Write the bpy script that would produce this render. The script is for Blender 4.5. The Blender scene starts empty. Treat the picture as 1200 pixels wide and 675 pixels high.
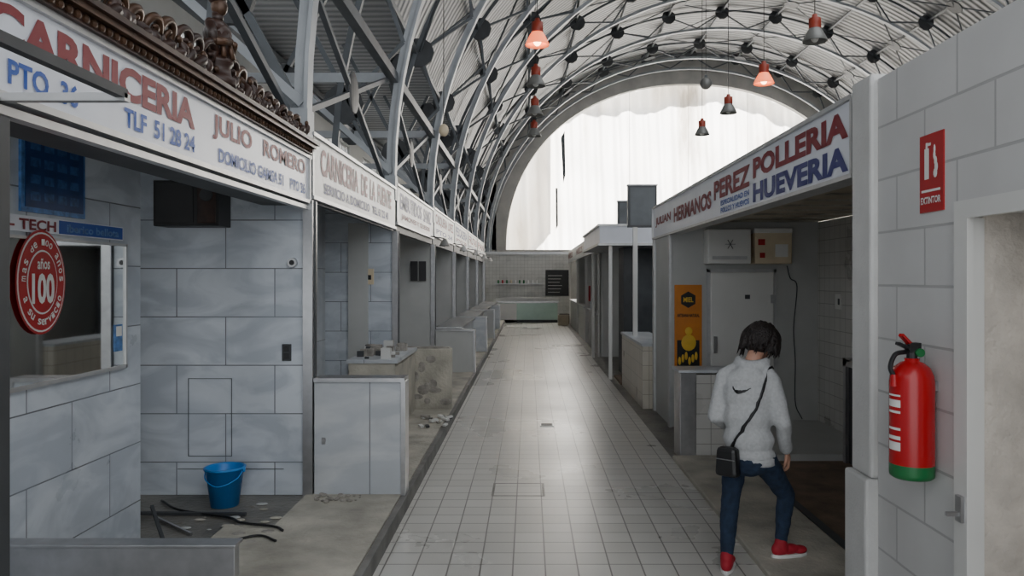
import bpy, bmesh, math, random
from mathutils import Vector, Matrix
random.seed(7)
sc=bpy.context.scene
COL=sc.collection
pi=math.pi

# ------------------------------------------------------------ materials
def base_mat(name):
    m=bpy.data.materials.new(name); m.use_nodes=True
    nt=m.node_tree; b=nt.nodes['Principled BSDF']
    return m,nt,b
def M(name,col,rough=.6,metal=0,emit=None,es=0,ns=6,na=.12,bump=0,bs=40,trans=0):
    m,nt,b=base_mat(name); N=nt.nodes; L=nt.links
    tc=N.new('ShaderNodeTexCoord'); no=N.new('ShaderNodeTexNoise')
    no.inputs['Scale'].default_value=ns; no.inputs['Detail'].default_value=5
    L.new(tc.outputs['Object'],no.inputs['Vector'])
    r=N.new('ShaderNodeValToRGB')
    r.color_ramp.elements[0].position=.3; r.color_ramp.elements[1].position=.7
    r.color_ramp.elements[0].color=[c*(1-na) for c in col]+[1]
    r.color_ramp.elements[1].color=[min(1,c*(1+na)) for c in col]+[1]
    L.new(no.outputs['Fac'],r.inputs['Fac']); L.new(r.outputs['Color'],b.inputs['Base Color'])
    b.inputs['Roughness'].default_value=rough; b.inputs['Metallic'].default_value=metal
    if trans: b.inputs['Transmission Weight'].default_value=trans
    if emit:
        b.inputs['Emission Color'].default_value=(*emit,1); b.inputs['Emission Strength'].default_value=es
    if bump:
        n2=N.new('ShaderNodeTexNoise'); n2.inputs['Scale'].default_value=bs; n2.inputs['Detail'].default_value=6
        L.new(tc.outputs['Object'],n2.inputs['Vector'])
        bp=N.new('ShaderNodeBump'); bp.inputs['Strength'].default_value=bump; bp.inputs['Distance'].default_value=.02
        L.new(n2.outputs['Fac'],bp.inputs['Height']); L.new(bp.outputs['Normal'],b.inputs['Normal'])
    return m
def tile(name,c1,c2,mort,w,h,ms,off=0,rough=.35,floor=False,vein=0,dirt=.25,dscale=1.2,ox=0,oy=0,bump=.3,veincol=(.27,.31,.37)):
    m,nt,b=base_mat(name); N=nt.nodes; L=nt.links
    tc=N.new('ShaderNodeTexCoord'); sp=N.new('ShaderNodeSeparateXYZ'); L.new(tc.outputs['Object'],sp.inputs[0])
    cb=N.new('ShaderNodeCombineXYZ')
    def add(o,v):
        a=N.new('ShaderNodeMath'); a.operation='ADD'; L.new(o,a.inputs[0])
        if isinstance(v,(int,float)): a.inputs[1].default_value=v
        else: L.new(v,a.inputs[1])
        return a.outputs[0]
    if floor:
        L.new(add(sp.outputs['X'],ox),cb.inputs[0]); L.new(add(sp.outputs['Y'],oy),cb.inputs[1])
    else:
        L.new(add(add(sp.outputs['X'],sp.outputs['Y']),ox),cb.inputs[0]); L.new(add(sp.outputs['Z'],oy),cb.inputs[1])
    br=N.new('ShaderNodeTexBrick'); br.offset=off
    L.new(cb.outputs[0],br.inputs['Vector'])
    br.inputs['Scale'].default_value=1; br.inputs['Brick Width'].default_value=w; br.inputs['Row Height'].default_value=h
    br.inputs['Mortar Size'].default_value=ms; br.inputs['Mortar Smooth'].default_value=.1
    br.inputs['Color1'].default_value=(*c1,1); br.inputs['Color2'].default_value=(*c2,1); br.inputs['Mortar'].default_value=(*mort,1)
    cur=br.outputs['Color']
    def mul(c,noise,lo,hi,col,amt):
        r=N.new('ShaderNodeValToRGB'); r.color_ramp.elements[0].position=lo; r.color_ramp.elements[1].position=hi
        r.color_ramp.elements[0].color=(amt,amt,amt,1); r.color_ramp.elements[1].color=(0,0,0,1)
        L.new(noise,r.inputs['Fac'])
        mx=N.new('ShaderNodeMixRGB'); mx.blend_type='MIX'; L.new(r.outputs['Color'],mx.inputs['Fac'])
        L.new(c,mx.inputs['Color1']); mx.inputs['Color2'].default_value=(*col,1)
        return mx.outputs['Color']
    if vein:
        wv=N.new('ShaderNodeTexNoise'); wv.inputs['Scale'].default_value=1.6; wv.inputs['Detail'].default_value=9; wv.inputs['Distortion'].default_value=1.6
        mp=N.new('ShaderNodeMapping'); mp.inputs['Rotation'].default_value=(.4,.5,.3); mp.inputs['Scale'].default_value=(1,1,2.2)
        L.new(tc.outputs['Object'],mp.inputs[0]); L.new(mp.outputs[0],wv.inputs['Vector'])
        cur=mul(cur,wv.outputs['Fac'],.40,.60,veincol,vein)
    no=N.new('ShaderNodeTexNoise'); no.inputs['Scale'].default_value=dscale; no.inputs['Detail'].default_value=8
    L.new(tc.outputs['Object'],no.inputs['Vector'])
    cur=mul(cur,no.outputs['Fac'],.35,.62,(.13,.12,.10),dirt)
    L.new(cur,b.inputs['Base Color'])
    mr=N.new('ShaderNodeMath'); mr.operation='MULTIPLY_ADD'; L.new(no.outputs['Fac'],mr.inputs[0]); mr.inputs[1].default_value=.3; mr.inputs[2].default_value=rough-.15
    L.new(mr.outputs[0],b.inputs['Roughness'])
    bp=N.new('ShaderNodeBump'); bp.inputs['Strength'].default_value=bump; bp.inputs['Distance'].default_value=.01; bp.invert=True
    L.new(br.outputs['Fac'],bp.inputs['Height']); L.new(bp.outputs['Normal'],b.inputs['Normal'])
    return m

m_floor=tile('floor_tiles',(.64,.625,.585),(.57,.555,.515),(.17,.16,.145),.2,.2,.005,0,.30,True,0,.18,.6,ox=.9)
m_marble=tile('marble_slabs',(.62,.66,.71),(.54,.58,.63),(.11,.11,.12),.76,.375,.004,.5,.32,False,.45,.12,2,ox=.2,oy=0)
m_marble2=tile('marble_plain',(.62,.64,.66),(.55,.57,.59),(.13,.12,.12),.6,.9,.004,0,.35,False,.35,.18,2,ox=.1,oy=-.12)
m_block=tile('painted_block',(.60,.595,.585),(.57,.565,.555),(.42,.415,.41),.5,.255,.006,.5,.6,False,0,.08,3,oy=.02,bump=.7)
m_wtile=tile('white_wall_tile',(.58,.57,.54),(.54,.53,.50),(.30,.29,.27),.15,.15,.004,0,.3,False,0,.18,1.5)
m_cream=tile('cream_wall_tile',(.60,.56,.48),(.55,.51,.43),(.30,.27,.22),.2,.2,.004,0,.3,False,0,.2,1.5)
m_conc=M('rough_concrete',(.42,.395,.335),.85,ns=3,na=.32,bump=.6,bs=30)
m_concd=M('damp_concrete',(.16,.15,.13),.38,ns=3,na=.5,bump=.4,bs=25)
m_curb=M('curb_concrete',(.17,.165,.155),.7,ns=5,na=.3)
m_plaster=M('white_plaster',(.57,.565,.55),.75,ns=4,na=.08,bump=.2,bs=60)
m_endpl=M('end_wall_plaster',(.40,.39,.37),.8,ns=1.2,na=.2)
m_beige=M('beige_plaster',(.58,.53,.47),.85,ns=7,na=.18,bump=.6,bs=30)
m_panel=M('painted_panel_grey',(.45,.455,.44),.5,ns=2,na=.08)
m_steelp=M('painted_steel',(.09,.10,.11),.5,ns=3,na=.25)  # truss steel: backlight shade put into the colour, darker than the rim
m_steelrim=M('painted_steel_rim',(.33,.35,.37),.45,ns=3,na=.15)
m_gusset=M('gusset_steel',(.045,.048,.052),.55,ns=5,na=.2)  # gussets of the same steel, backlight shade put into a near-black colour
m_inox=M('stainless_steel',(.46,.46,.47),.32,.9,ns=12,na=.1)
m_alu=M('aluminium_trim',(.52,.52,.52),.4,.6,ns=12,na=.08)
m_signw=M('sign_white',(.70,.72,.78),.35,ns=3,na=.05)
m_signw2=M('sign_white_aged',(.60,.595,.57),.4,ns=3,na=.1)
m_red=M('sign_red',(.20,.012,.022),.5,na=.05)
m_blue=M('sign_blue',(.02,.08,.36),.5,na=.05)
m_navy=M('sign_navy',(.03,.035,.17),.5,na=.05)
m_wood=M('carved_wood',(.035,.016,.011),.42,ns=14,na=.5)
m_woodg=M('gilded_wood',(.075,.038,.021),.38,.3,ns=14,na=.4)
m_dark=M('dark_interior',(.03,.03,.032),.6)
m_black=M('black_plastic',(.012,.012,.013),.4)
m_white=M('white_enamel',(.66,.655,.63),.4,ns=3,na=.04)
m_bucket=M('blue_plastic',(.01,.22,.62),.35,na=.05)
m_mat=M('brown_floor',(.17,.12,.085),.8,ns=5,na=.3,bump=.4)
m_ext=M('extinguisher_red',(.42,.006,.010),.25,na=.03)
m_green=M('green_paint',(.01,.14,.04),.35)
m_sred=M('safety_red',(.40,.012,.015),.5)
m_labelw=M('label_white',(.72,.72,.69),.5,na=.03)
m_hood=M('hoodie_grey',(.47,.475,.48),.95,ns=60,na=.10,bump=.15,bs=120)
m_jean=M('jeans_blue',(.014,.028,.058),.9,ns=25,na=.35,bump=.3,bs=150)
m_skin=M('skin',(.50,.27,.19),.5,na=.06)
m_hair=M('dark_hair',(.014,.009,.008),.45,ns=80,na=.5,bump=.7,bs=90)
m_shoe=M('red_canvas',(.38,.01,.025),.7)
m_sole=M('shoe_sole',(.7,.7,.68),.6)
m_poster=M('poster_orange',(.60,.20,.015),.5,na=.1)
m_yel=M('yellow_print',(.72,.45,.04),.5)
m_pblue=M('poster_blue',(.012,.04,.14),.35,ns=8,na=.3)
m_lblue=M('poster_lightblue',(.07,.18,.42),.35,ns=30,na=.4)
m_mblue=M('poster_midblue',(.03,.09,.25),.35,ns=30,na=.5)
m_card=M('cream_box',(.62,.52,.36),.6,na=.06)
m_mirror=M('mirror_glass',(.70,.72,.71),.03,1.0,ns=2,na=.02)
m_glassg=M('green_glass',(.35,.5,.42),.15,ns=2,na=.1)
m_lampr=M('lamp_red_cap',(.30,.04,.02),.4)
m_shade=M('lamp_shade_grey',(.20,.20,.19),.35,.2)
m_lit=M('lamp_shade_lit',(.8,.3,.15),.4,emit=(1,.16,.05),es=1.8)
m_bulb=M('lamp_bulb_lit',(1,.8,.6),.4,emit=(1,.55,.3),es=14)
m_wood2=M('beige_ceiling_board',(.42,.36,.27),.7,ns=3,na=.15)
m_rubble=M('rubble',(.30,.28,.25),.9,ns=9,na=.4,bump=.5)

# roof sheet : corrugated
def roofmat():
    m,nt,b=base_mat('corrugated_roof_sheet'); N=nt.nodes; L=nt.links
    tc=N.new('ShaderNodeTexCoord'); wv=N.new('ShaderNodeTexWave'); wv.bands_direction='Y'; wv.inputs['Scale'].default_value=1.3
    L.new(tc.outputs['Object'],wv.inputs['Vector'])
    r=N.new('ShaderNodeValToRGB'); r.color_ramp.elements[0].color=(.16,.165,.17,1); r.color_ramp.elements[1].color=(.34,.345,.35,1)
    L.new(wv.outputs['Fac'],r.inputs['Fac']); L.new(r.outputs['Color'],b.inputs['Base Color'])
    bp=N.new('ShaderNodeBump'); bp.inputs['Strength'].default_value=.6; bp.inputs['Distance'].default_value=.05
    L.new(wv.outputs['Fac'],bp.inputs['Height']); L.new(bp.outputs['Normal'],b.inputs['Normal'])
    b.inputs['Roughness'].default_value=.5
    return m
m_roof=roofmat()
def curtmat(nm,c0,c1,c2):
    m=bpy.data.materials.new(nm); m.use_nodes=True; nt=m.node_tree; N=nt.nodes; L=nt.links
    for n in list(N): N.remove(n)
    o=N.new('ShaderNodeOutputMaterial'); mx=N.new('ShaderNodeMixShader'); d=N.new('ShaderNodeBsdfDiffuse'); t=N.new('ShaderNodeBsdfTranslucent')
    tc=N.new('ShaderNodeTexCoord'); no=N.new('ShaderNodeTexNoise'); mp=N.new('ShaderNodeMapping'); mp.inputs['Scale'].default_value=(.8,.1,.16)
    L.new(tc.outputs['Object'],mp.inputs[0]); L.new(mp.outputs[0],no.inputs['Vector']); no.inputs['Scale'].default_value=1; no.inputs['Detail'].default_value=9; no.inputs['Roughness'].default_value=.6
    r=N.new('ShaderNodeValToRGB'); e=r.color_ramp.elements; e[0].position=.34; e[0].color=(*c0,1)
    e[1].position=.60; e[1].color=(*c2,1); q=e.new(.44); q.color=(*c1,1)
    L.new(no.outputs['Fac'],r.inputs['Fac']); L.new(r.outputs['Color'],d.inputs['Color']); L.new(r.outputs['Color'],t.inputs['Color'])
    mx.inputs[0].default_value=.75; L.new(d.outputs[0],mx.inputs[1]); L.new(t.outputs[0],mx.inputs[2]); L.new(mx.outputs[0],o.inputs[0])
    return m
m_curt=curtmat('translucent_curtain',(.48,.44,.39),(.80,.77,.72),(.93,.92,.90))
m_curt2=curtmat('dimming_cloth',(.34,.32,.28),(.46,.43,.39),(.58,.56,.52))  # greyer cloth for the added layers that dim the curtain

# ------------------------------------------------------------ mesh builder
def empty(name):
    e=bpy.data.objects.new(name,None); COL.objects.link(e); e.empty_display_size=.1; return e
class MB:
    def __init__(s): s.v=[]; s.f=[]; s.m=[]; s.mats=[]
    def mi(s,mat):
        if mat not in s.mats: s.mats.append(mat)
        return s.mats.index(mat)
    def add(s,vs,fs,mat):
        o=len(s.v); s.v+= [Vector(v) for v in vs]; k=s.mi(mat)
        for f in fs: s.f.append([i+o for i in f]); s.m.append(k)
        return s
    def box(s,x0,x1,y0,y1,z0,z1,mat):
        x0,x1=sorted((x0,x1)); y0,y1=sorted((y0,y1)); z0,z1=sorted((z0,z1))
        vs=[(x,y,z) for x in(x0,x1) for y in(y0,y1) for z in(z0,z1)]
        return s.add(vs,[(0,1,3,2),(4,6,7,5),(0,4,5,1),(2,3,7,6),(0,2,6,4),(1,5,7,3)],mat)
    def quad(s,a,b,c,d,mat): return s.add([a,b,c,d],[(0,1,2,3)],mat)
    def beam(s,p,q,w,h,mat,up=(0,0,1)):
        p=Vector(p);q=Vector(q);d=(q-p).normalized();u=Vector(up)
        if abs(d.dot(u))>.98: u=Vector((0,1,0))
        a=d.cross(u).normalized(); b=a.cross(d).normalized()
        vs=[]
        for c in(p,q):
            for i,j in((-1,-1),(1,-1),(1,1),(-1,1)): vs.append(c+a*w/2*i+b*h/2*j)
        return s.add(vs,[(3,2,1,0),(4,5,6,7),(0,1,5,4),(1,2,6,5),(2,3,7,6),(3,0,4,7)],mat)
    def frus(s,p,r1,q,r2,mat,n=14):
        p=Vector(p);q=Vector(q);d=(q-p).normalized(); u=Vector((0,0,1)) if abs(d.z)<.9 else Vector((1,0,0))
        a=d.cross(u).normalized(); b=d.cross(a).normalized(); vs=[]
        for c,r in((p,r1),(q,r2)):
            for i in range(n):
                t=2*pi*i/n; vs.append(c+a*math.cos(t)*r+b*math.sin(t)*r)
        fs=[(i,(i+1)%n,n+(i+1)%n,n+i) for i in range(n)]+[tuple(range(n))[::-1],tuple(range(n,2*n))]
        return s.add(vs,fs,mat)
    def ell(s,c,rad,mat,R=None,n=14,k=8):
        c=Vector(c); vs=[]; 
        if not hasattr(rad,'__len__'): rad=(rad,)*3
        for j in range(1,k):
            ph=pi*j/k
            for i in range(n):
                t=2*pi*i/n; p=Vector((rad[0]*math.sin(ph)*math.cos(t),rad[1]*math.sin(ph)*math.sin(t),rad[2]*math.cos(ph)))
                if R is not None: p=R@p
                vs.append(c+p)
        T=Vector((0,0,rad[2]));B=-T
        if R is not None: T=R@T;B=R@B
        vs+= [c+T,c+B]; nt=(k-1)*n; fs=[]
        for j in range(k-2):
            for i in range(n): a=j*n+i;b=j*n+(i+1)%n; fs.append((a,a+n,b+n,b))
        for i in range(n): fs.append((nt,i,(i+1)%n)); fs.append((nt+1,(k-2)*n+(i+1)%n,(k-2)*n+i))
        return s.add(vs,fs,mat)
    def cap(s,p,r1,q,r2,mat,n=14):
        s.frus(p,r1,q,r2,mat,n); s.ell(p,r1,mat,None,n,8); s.ell(q,r2,mat,None,n,8); return s
    def lathe(s,c,prof,mat,n=24,R=None):
        c=Vector(c); vs=[]; fs=[]
        for r,z in prof:
            for i in range(n):
                t=2*pi*i/n; p=Vector((r*math.cos(t),r*math.sin(t),z))
                if R is not None: p=R@p
                vs.append(c+p)
        for j in range(len(prof)-1):
            for i in range(n): a=j*n+i;b=j*n+(i+1)%n; fs.append((a,b,b+n,a+n))
        return s.add(vs,fs,mat)
    def tube(s,pts,r,mat,n=8):
        pts=[Vector(p) for p in pts]; vs=[]; a=None
        for i,p in enumerate(pts):
            d=(pts[min(i+1,len(pts)-1)]-pts[max(i-1,0)]).normalized()
            if a is None:
                u=Vector((0,0,1)) if abs(d.z)<.9 else Vector((1,0,0)); a=d.cross(u).normalized()
            a=(a-d*a.dot(d)).normalized(); b=d.cross(a)
            rr=r[i] if hasattr(r,'__len__') else r
            for k in range(n):
                t=2*pi*k/n; vs.append(p+a*math.cos(t)*rr+b*math.sin(t)*rr)
        fs=[]
        for i in range(len(pts)-1):
            for k in range(n): x=i*n+k;y=i*n+(k+1)%n; fs.append((x,y,y+n,x+n))
        fs+=[tuple(range(n))[::-1],tuple(range((len(pts)-1)*n,len(pts)*n))]
        return s.add(vs,fs,mat)
    def obj(s,name,parent=None,smooth=False,bevel=0,remesh=0,smo=0):
        me=bpy.data.meshes.new(name); me.from_pydata([tuple(v) for v in s.v],[],s.f)
        for m in s.mats: me.materials.append(m)
        for p,k in zip(me.polygons,s.m): p.material_index=k; p.use_smooth=smooth
        bm=bmesh.new(); bm.from_mesh(me); bmesh.ops.recalc_face_normals(bm,faces=bm.faces); bm.to_mesh(me); bm.free()
        o=bpy.data.objects.new(name,me); COL.objects.link(o)
        if parent: o.parent=parent
        if bevel:
            b=o.modifiers.new('bevel','BEVEL'); b.width=bevel; b.segments=2; b.limit_method='ANGLE'
        if remesh:
            r=o.modifiers.new('remesh','REMESH'); r.mode='VOXEL'; r.voxel_size=remesh; r.use_smooth_shade=True
            q=o.modifiers.new('smooth','SMOOTH'); q.iterations=smo or 4; q.factor=.5
        return o
def spline(pts,n=8):
    P=[Vector(p) for p in pts]; P=[P[0]*2-P[1]]+P+[P[-1]*2-P[-2]]; out=[]
    for i in range(1,len(P)-2):
        for k in range(n):
            t=k/n; a,b,c,d=P[i-1],P[i],P[i+1],P[i+2]
            out.append(.5*((2*b)+(c-a)*t+(2*a-5*b+4*c-d)*t*t+(3*b-a-3*c+d)*t**3))
    out.append(P[-2]); return out
def text(body,org,xd,w,h,mat,parent,name,ext=.004,bold=.03,up=(0,0,1)):
    """text mesh fitted to width w height h; org=lower-left corner"""
    cu=bpy.data.curves.new(name,'FONT'); cu.body=body; cu.size=1; cu.offset=bold; cu.extrude=.0; cu.resolution_u=3
    o=bpy.data.objects.new(name+'_tmp',cu); COL.objects.link(o); bpy.context.view_layer.update()
    me=bpy.data.meshes.new_from_object(o.evaluated_get(bpy.context.evaluated_depsgraph_get()))
    bpy.data.objects.remove(o); 
    xs=[v.co.x for v in me.vertices]; ys=[v.co.y for v in me.vertices]
    x0,x1,y0,y1=min(xs),max(xs),min(ys),max(ys)
    X=Vector(xd);U=Vector(up);Nn=X.cross(U); org=Vector(org)
    for v in me.vertices:
        v.co=org+X*((v.co.x-x0)/(x1-x0)*w)+U*((v.co.y-y0)/(y1-y0)*h)+Nn*ext
    me.materials.clear(); me.materials.append(mat)
    q=bpy.data.objects.new(name,me); COL.objects.link(q); q.parent=parent
    return q

PY=[5.95+3.85*k for k in range(7)]    # partition / column lines on the left
# ------------------------------------------------------------ room shell
MB().box(-5,17,-4,39,-.1,0,m_concd).obj('floor')
MB().box(-.94,1.42,-4,31,0,.012,m_floor).obj('floor_tiled_aisle')
g=empty('floor_drain')
b=MB(); b.box(.13,.30,9.25,9.45,.012,.02,m_inox)
for i in range(5): b.box(.145,.285,9.27+i*.035,9.285+i*.035,.02,.022,m_black)
b.obj('grate',g)
b=MB(); b.box(-.30,.13,6.3,6.32,.0122,.0132,m_concd).box(-.30,.13,6.68,6.70,.0122,.0132,m_concd).box(-.31,-.29,6.3,6.7,.0122,.0132,m_concd).box(.11,.13,6.3,6.7,.0122,.0132,m_concd)
b.obj('floor_access_hatch')

CX,CZ,R=7.3,3.1,9.0
VS=.90
Rs=9.95
a0=math.asin(2.9/(Rs*VS))
def ap(r,a,y): return Vector((CX-r*math.cos(a),y,CZ+VS*r*math.sin(a)))
b=MB(); n=60
def vault(y0,y1,aa,ab,n):
    for i in range(n):
        a=aa+(ab-aa)*i/n; c=aa+(ab-aa)*(i+1)/n
        b.quad(ap(Rs,a,y0),ap(Rs,a,y1),ap(Rs,c,y1),ap(Rs,c,y0),m_roof)
s0,s1=math.radians(70),math.radians(104)  # crown strip left open out of view, added to let sky light in
vault(-2,3,a0,pi-a0,40); vault(20,36.6,a0,pi-a0,60); vault(3,20,a0,s0,24); vault(3,20,s1,pi-a0,24)  # far end overhangs the end wall, added to shade the curtain top
b.obj('ceiling_vault',smooth=True)
xe=CX-Rs*math.cos(a0)
MB().box(-5,xe+.02,-2,35.4,6.0,6.06,m_roof).obj('ceiling_side_aisle')
def sidewall(X,name,t=.15):
    b=MB(); b.box(X,X+t,-2,35.4,0,3.4,m_panel); b.box(X,X+t,-2,35.4,5.3,6.08,m_panel)
    for k in range(-1,8):
        yc=PY[0]+3.85*k
        b.box(X,X+t,yc-.8,yc+.8,3.4,5.3,m_panel)
    b.obj(name)
    w=MB()
    for k in range(-1,7):
        y0=PY[0]+3.85*k+.8; y1=y0+2.25
        for i in range(8): 
            y=y0+(y1-y0)*i/7; w.box(X+.03,X+.10,y-.05,y+.05,3.4,5.3,m_signw2)
        for z in(3.42,4.0,4.65,5.28): w.box(X+.03,X+.10,y0,y1,z-.04,z+.04,m_signw2)
    return w
w=sidewall(-4.95,'wall_left'); w.obj('window_1')
w=sidewall(16.75,'wall_right'); w.obj('added_window_2')  # windows out of view, added to let light in from the right
def sup(a,sx,sz,e):
    c,s=math.cos(a),math.sin(a)
    return (CX-abs(c)**(2/e)*sx*(1 if c>0 else -1), CZ+abs(s)**(2/e)*sz)
b=MB(); n=60; Ye=35.0
for i in range(n):
    q=[]
    for a in(pi*i/n,pi*(i+1)/n):
        x,z=sup(a,8.35,7.55,2.15); o=ap(10.1,a,Ye); q.append(((x,Ye,z),(o.x,Ye,o.z)))
    b.quad(q[0][0],q[0][1],q[1][1],q[1][0],m_endpl)
    b.quad(q[0][0],q[1][0],(q[1][0][0],Ye+.3,q[1][0][2]),(q[0][0][0],Ye+.3,q[0][0][2]),m_endpl)
b.box(-5,16.9,Ye,Ye+.3,0,CZ,m_endpl); b.box(-5,-1.5,Ye,Ye+.3,CZ,6.1,m_endpl)
b.obj('wall_end')
CU=empty('curtain_hall_end')
b=MB(); nx=280; nz=30; vs=[]; fs=[]
def ctop(x):
    tx=min(1,abs(x-CX)/8.5); return CZ+7.75*(max(0,1-tx**2.15))**(1/2.15)+.05
for i in range(nx+1):
    x=CX-8.5+17*i/nx; top=ctop(x)
    for j in range(nz+1):
        z=2.95+(top-2.95)*j/nz
        amp=.16*(1-.4*j/nz); y=Ye+.5+amp*math.sin(x*5.1+.9*math.sin(x*1.7)+.25*z)+.06*math.sin(x*14+z*.5)+.05*math.sin(z*2.3+x)
        vs.append((x,y,z))
for i in range(nx):
    for j in range(nz):
        a=i*(nz+1)+j; fs.append((a,a+nz+1,a+nz+2,a+1))
b.add(vs,fs,m_curt); b.obj('cloth',CU,smooth=True)
b=MB()
def layer(x0,x1,zf,y,mat,n=60,m=8):
    vs=[];fs=[]
    for i in range(n+1):
        x=x0+(x1-x0)*i/n; top=ctop(x)+.1; lo=min(zf(x),top-.01)
        for j in range(m+1):
            z=lo+(top-lo)*j/m; vs.append((x,y+.1*math.sin(x*6+z*.3),z))
    for i in range(n):
        for j in range(m): a=i*(m+1)+j; fs.append((a,a+m+1,a+m+2,a+1))
    b.add(vs,fs,mat)
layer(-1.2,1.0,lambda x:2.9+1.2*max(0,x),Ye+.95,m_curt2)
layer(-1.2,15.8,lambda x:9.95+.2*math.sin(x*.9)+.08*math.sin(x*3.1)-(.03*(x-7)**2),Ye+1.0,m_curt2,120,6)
b.obj('dimming_layer',CU,smooth=True)  # extra cloth added behind the curtain to dim its left side and top
b=MB(); b.add([(1.45,34.9,8.2),(1.62,34.9,8.5),(1.66,34.9,6.5),(1.55,34.9,6.1)],[(0,1,2,3)],m_steelp); b.add([(1.2,34.9,5.9),(1.3,34.9,5.9),(1.32,34.9,4.2),(1.22,34.9,4.0)],[(0,1,2,3)],m_endpl)
for x in(4.6,7.3,10): b.box(x-.008,x+.008,Ye+.15,Ye+.17,2.95,ctop(x)-.1,m_endpl)
b.obj('torn_strip_and_cords',CU)

# ------------------------------------------------------------ steel arches
NA=15
def arch(y):
    b=MB(); NS=60
    def ring(r0,r1,w,mat,aa=0,ab=pi):
        for i in range(NS):
            a=aa+(ab-aa)*i/NS; c=aa+(ab-aa)*(i+1)/NS
            P=[ap(r0,a,y-w/2),ap(r1,a,y-w/2),ap(r1,a,y+w/2),ap(r0,a,y+w/2)]
            Q=[ap(r0,c,y-w/2),ap(r1,c,y-w/2),ap(r1,c,y+w/2),ap(r0,c,y+w/2)]
            b.add(P+Q,[(0,1,5,4),(1,2,6,5),(2,3,7,6),(3,0,4,7)],mat)
    ring(R,R+.03,.14,m_steelrim); ring(R+.03,R+.12,.03,m_steelrim)
    ring(R+.74,R+.82,.08,m_steelp)
    for i in range(NA):
        am=pi*(i+.5)/NA; pm=ap(R+.72,am,y)
        b.beam(pm,ap(R+.10,pi*i/NA,y),.05,.05,m_steelp); b.beam(pm,ap(R+.10,pi*(i+1)/NA,y),.05,.05,m_steelp)
        b.frus(pm+Vector((0,-.03,0)),.26,pm+Vector((0,.03,0)),.26,m_gusset,10)
    for sx in(-1,1):
        xc=CX+sx*(R+.08)
        b.box(xc-.09,xc+.09,y-.09,y+.09,2.79,CZ,m_steelrim)
        xo=CX+sx*(R+.74); b.box(xo-.06,xo+.06,y-.06,y+.06,2.79,CZ,m_steelp)
    xl=-4.79
    b.beam((-1.75,y,4.35),(xl,y,4.35),.09,.12,m_steelrim)
    b.beam((-1.75,y,3.15),(xl,y,5.9),.07,.07,m_steelrim); b.beam((-2.45,y,4.35),(-3.3,y,5.95),.06,.06,m_steelp)
    b.beam((-3.15,y,4.35),(-2.3,y,5.95),.06,.06,m_steelp); b.beam((-2.45,y,4.35),(-1.8,y,3.15),.06,.06,m_steelp)
    for p in((-3.15,y,4.35),(-2.3,y,5.6)):
        p=Vector(p); b.frus(p+Vector((0,-.03,0)),.19,p+Vector((0,.03,0)),.19,m_gusset,10)
    b.obj('steel_arch_truss')
AY=[PY[0]-3.85]+PY+[PY[-1]+3.85,34.6]
for y in AY: arch(y)
b=MB()
for i in range(1,NA-1,1):
    a=pi*(i+.5)/NA; p=ap(R+.80,a,-2); q=ap(R+.80,a,34.9)
    b.beam(p,q,.07,.09,m_steelp,up=(p-Vector((CX,-2,CZ))).normalized())
for k in range(len(AY)-1):
    for i in range(1,NA-2,2):
        for s,t in((i,i+2),(i+2,i)):
            b.beam(ap(R+.72,pi*(s+.5)/NA,AY[k]),ap(R+.72,pi*(t+.5)/NA,AY[k+1]),.035,.035,m_steelp)
        pm=(ap(R+.72,pi*(i+.5)/NA,AY[k])+ap(R+.72,pi*(i+2.5)/NA,AY[k+1]))/2; d=(Vector((CX,pm.y,CZ))-pm).normalized()
        b.frus(pm-d*.02,.26,pm+d*.02,.26,m_gusset,10)
for x,z in((-1.72,4.35),(-3.15,4.35),(-4.7,5.9),(-1.9,3.0)): b.box(x-.05,x+.05,-2,34.9,z-.06,z+.06,m_steelp)
for k in range(len(AY)-2):
    b.beam((-1.85,AY[k],3.05),(-1.78,AY[k+1],4.35),.05,.05,m_steelp); b.beam((-1.85,AY[k+1],3.05),(-1.78,AY[k],4.35),.05,.05,m_steelp)
    b.ell((-1.8,(AY[k]+AY[k+1])/2,3.7),(.03,.22,.22),m_gusset)
b.obj('roof_purlins_and_bracing')

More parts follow.
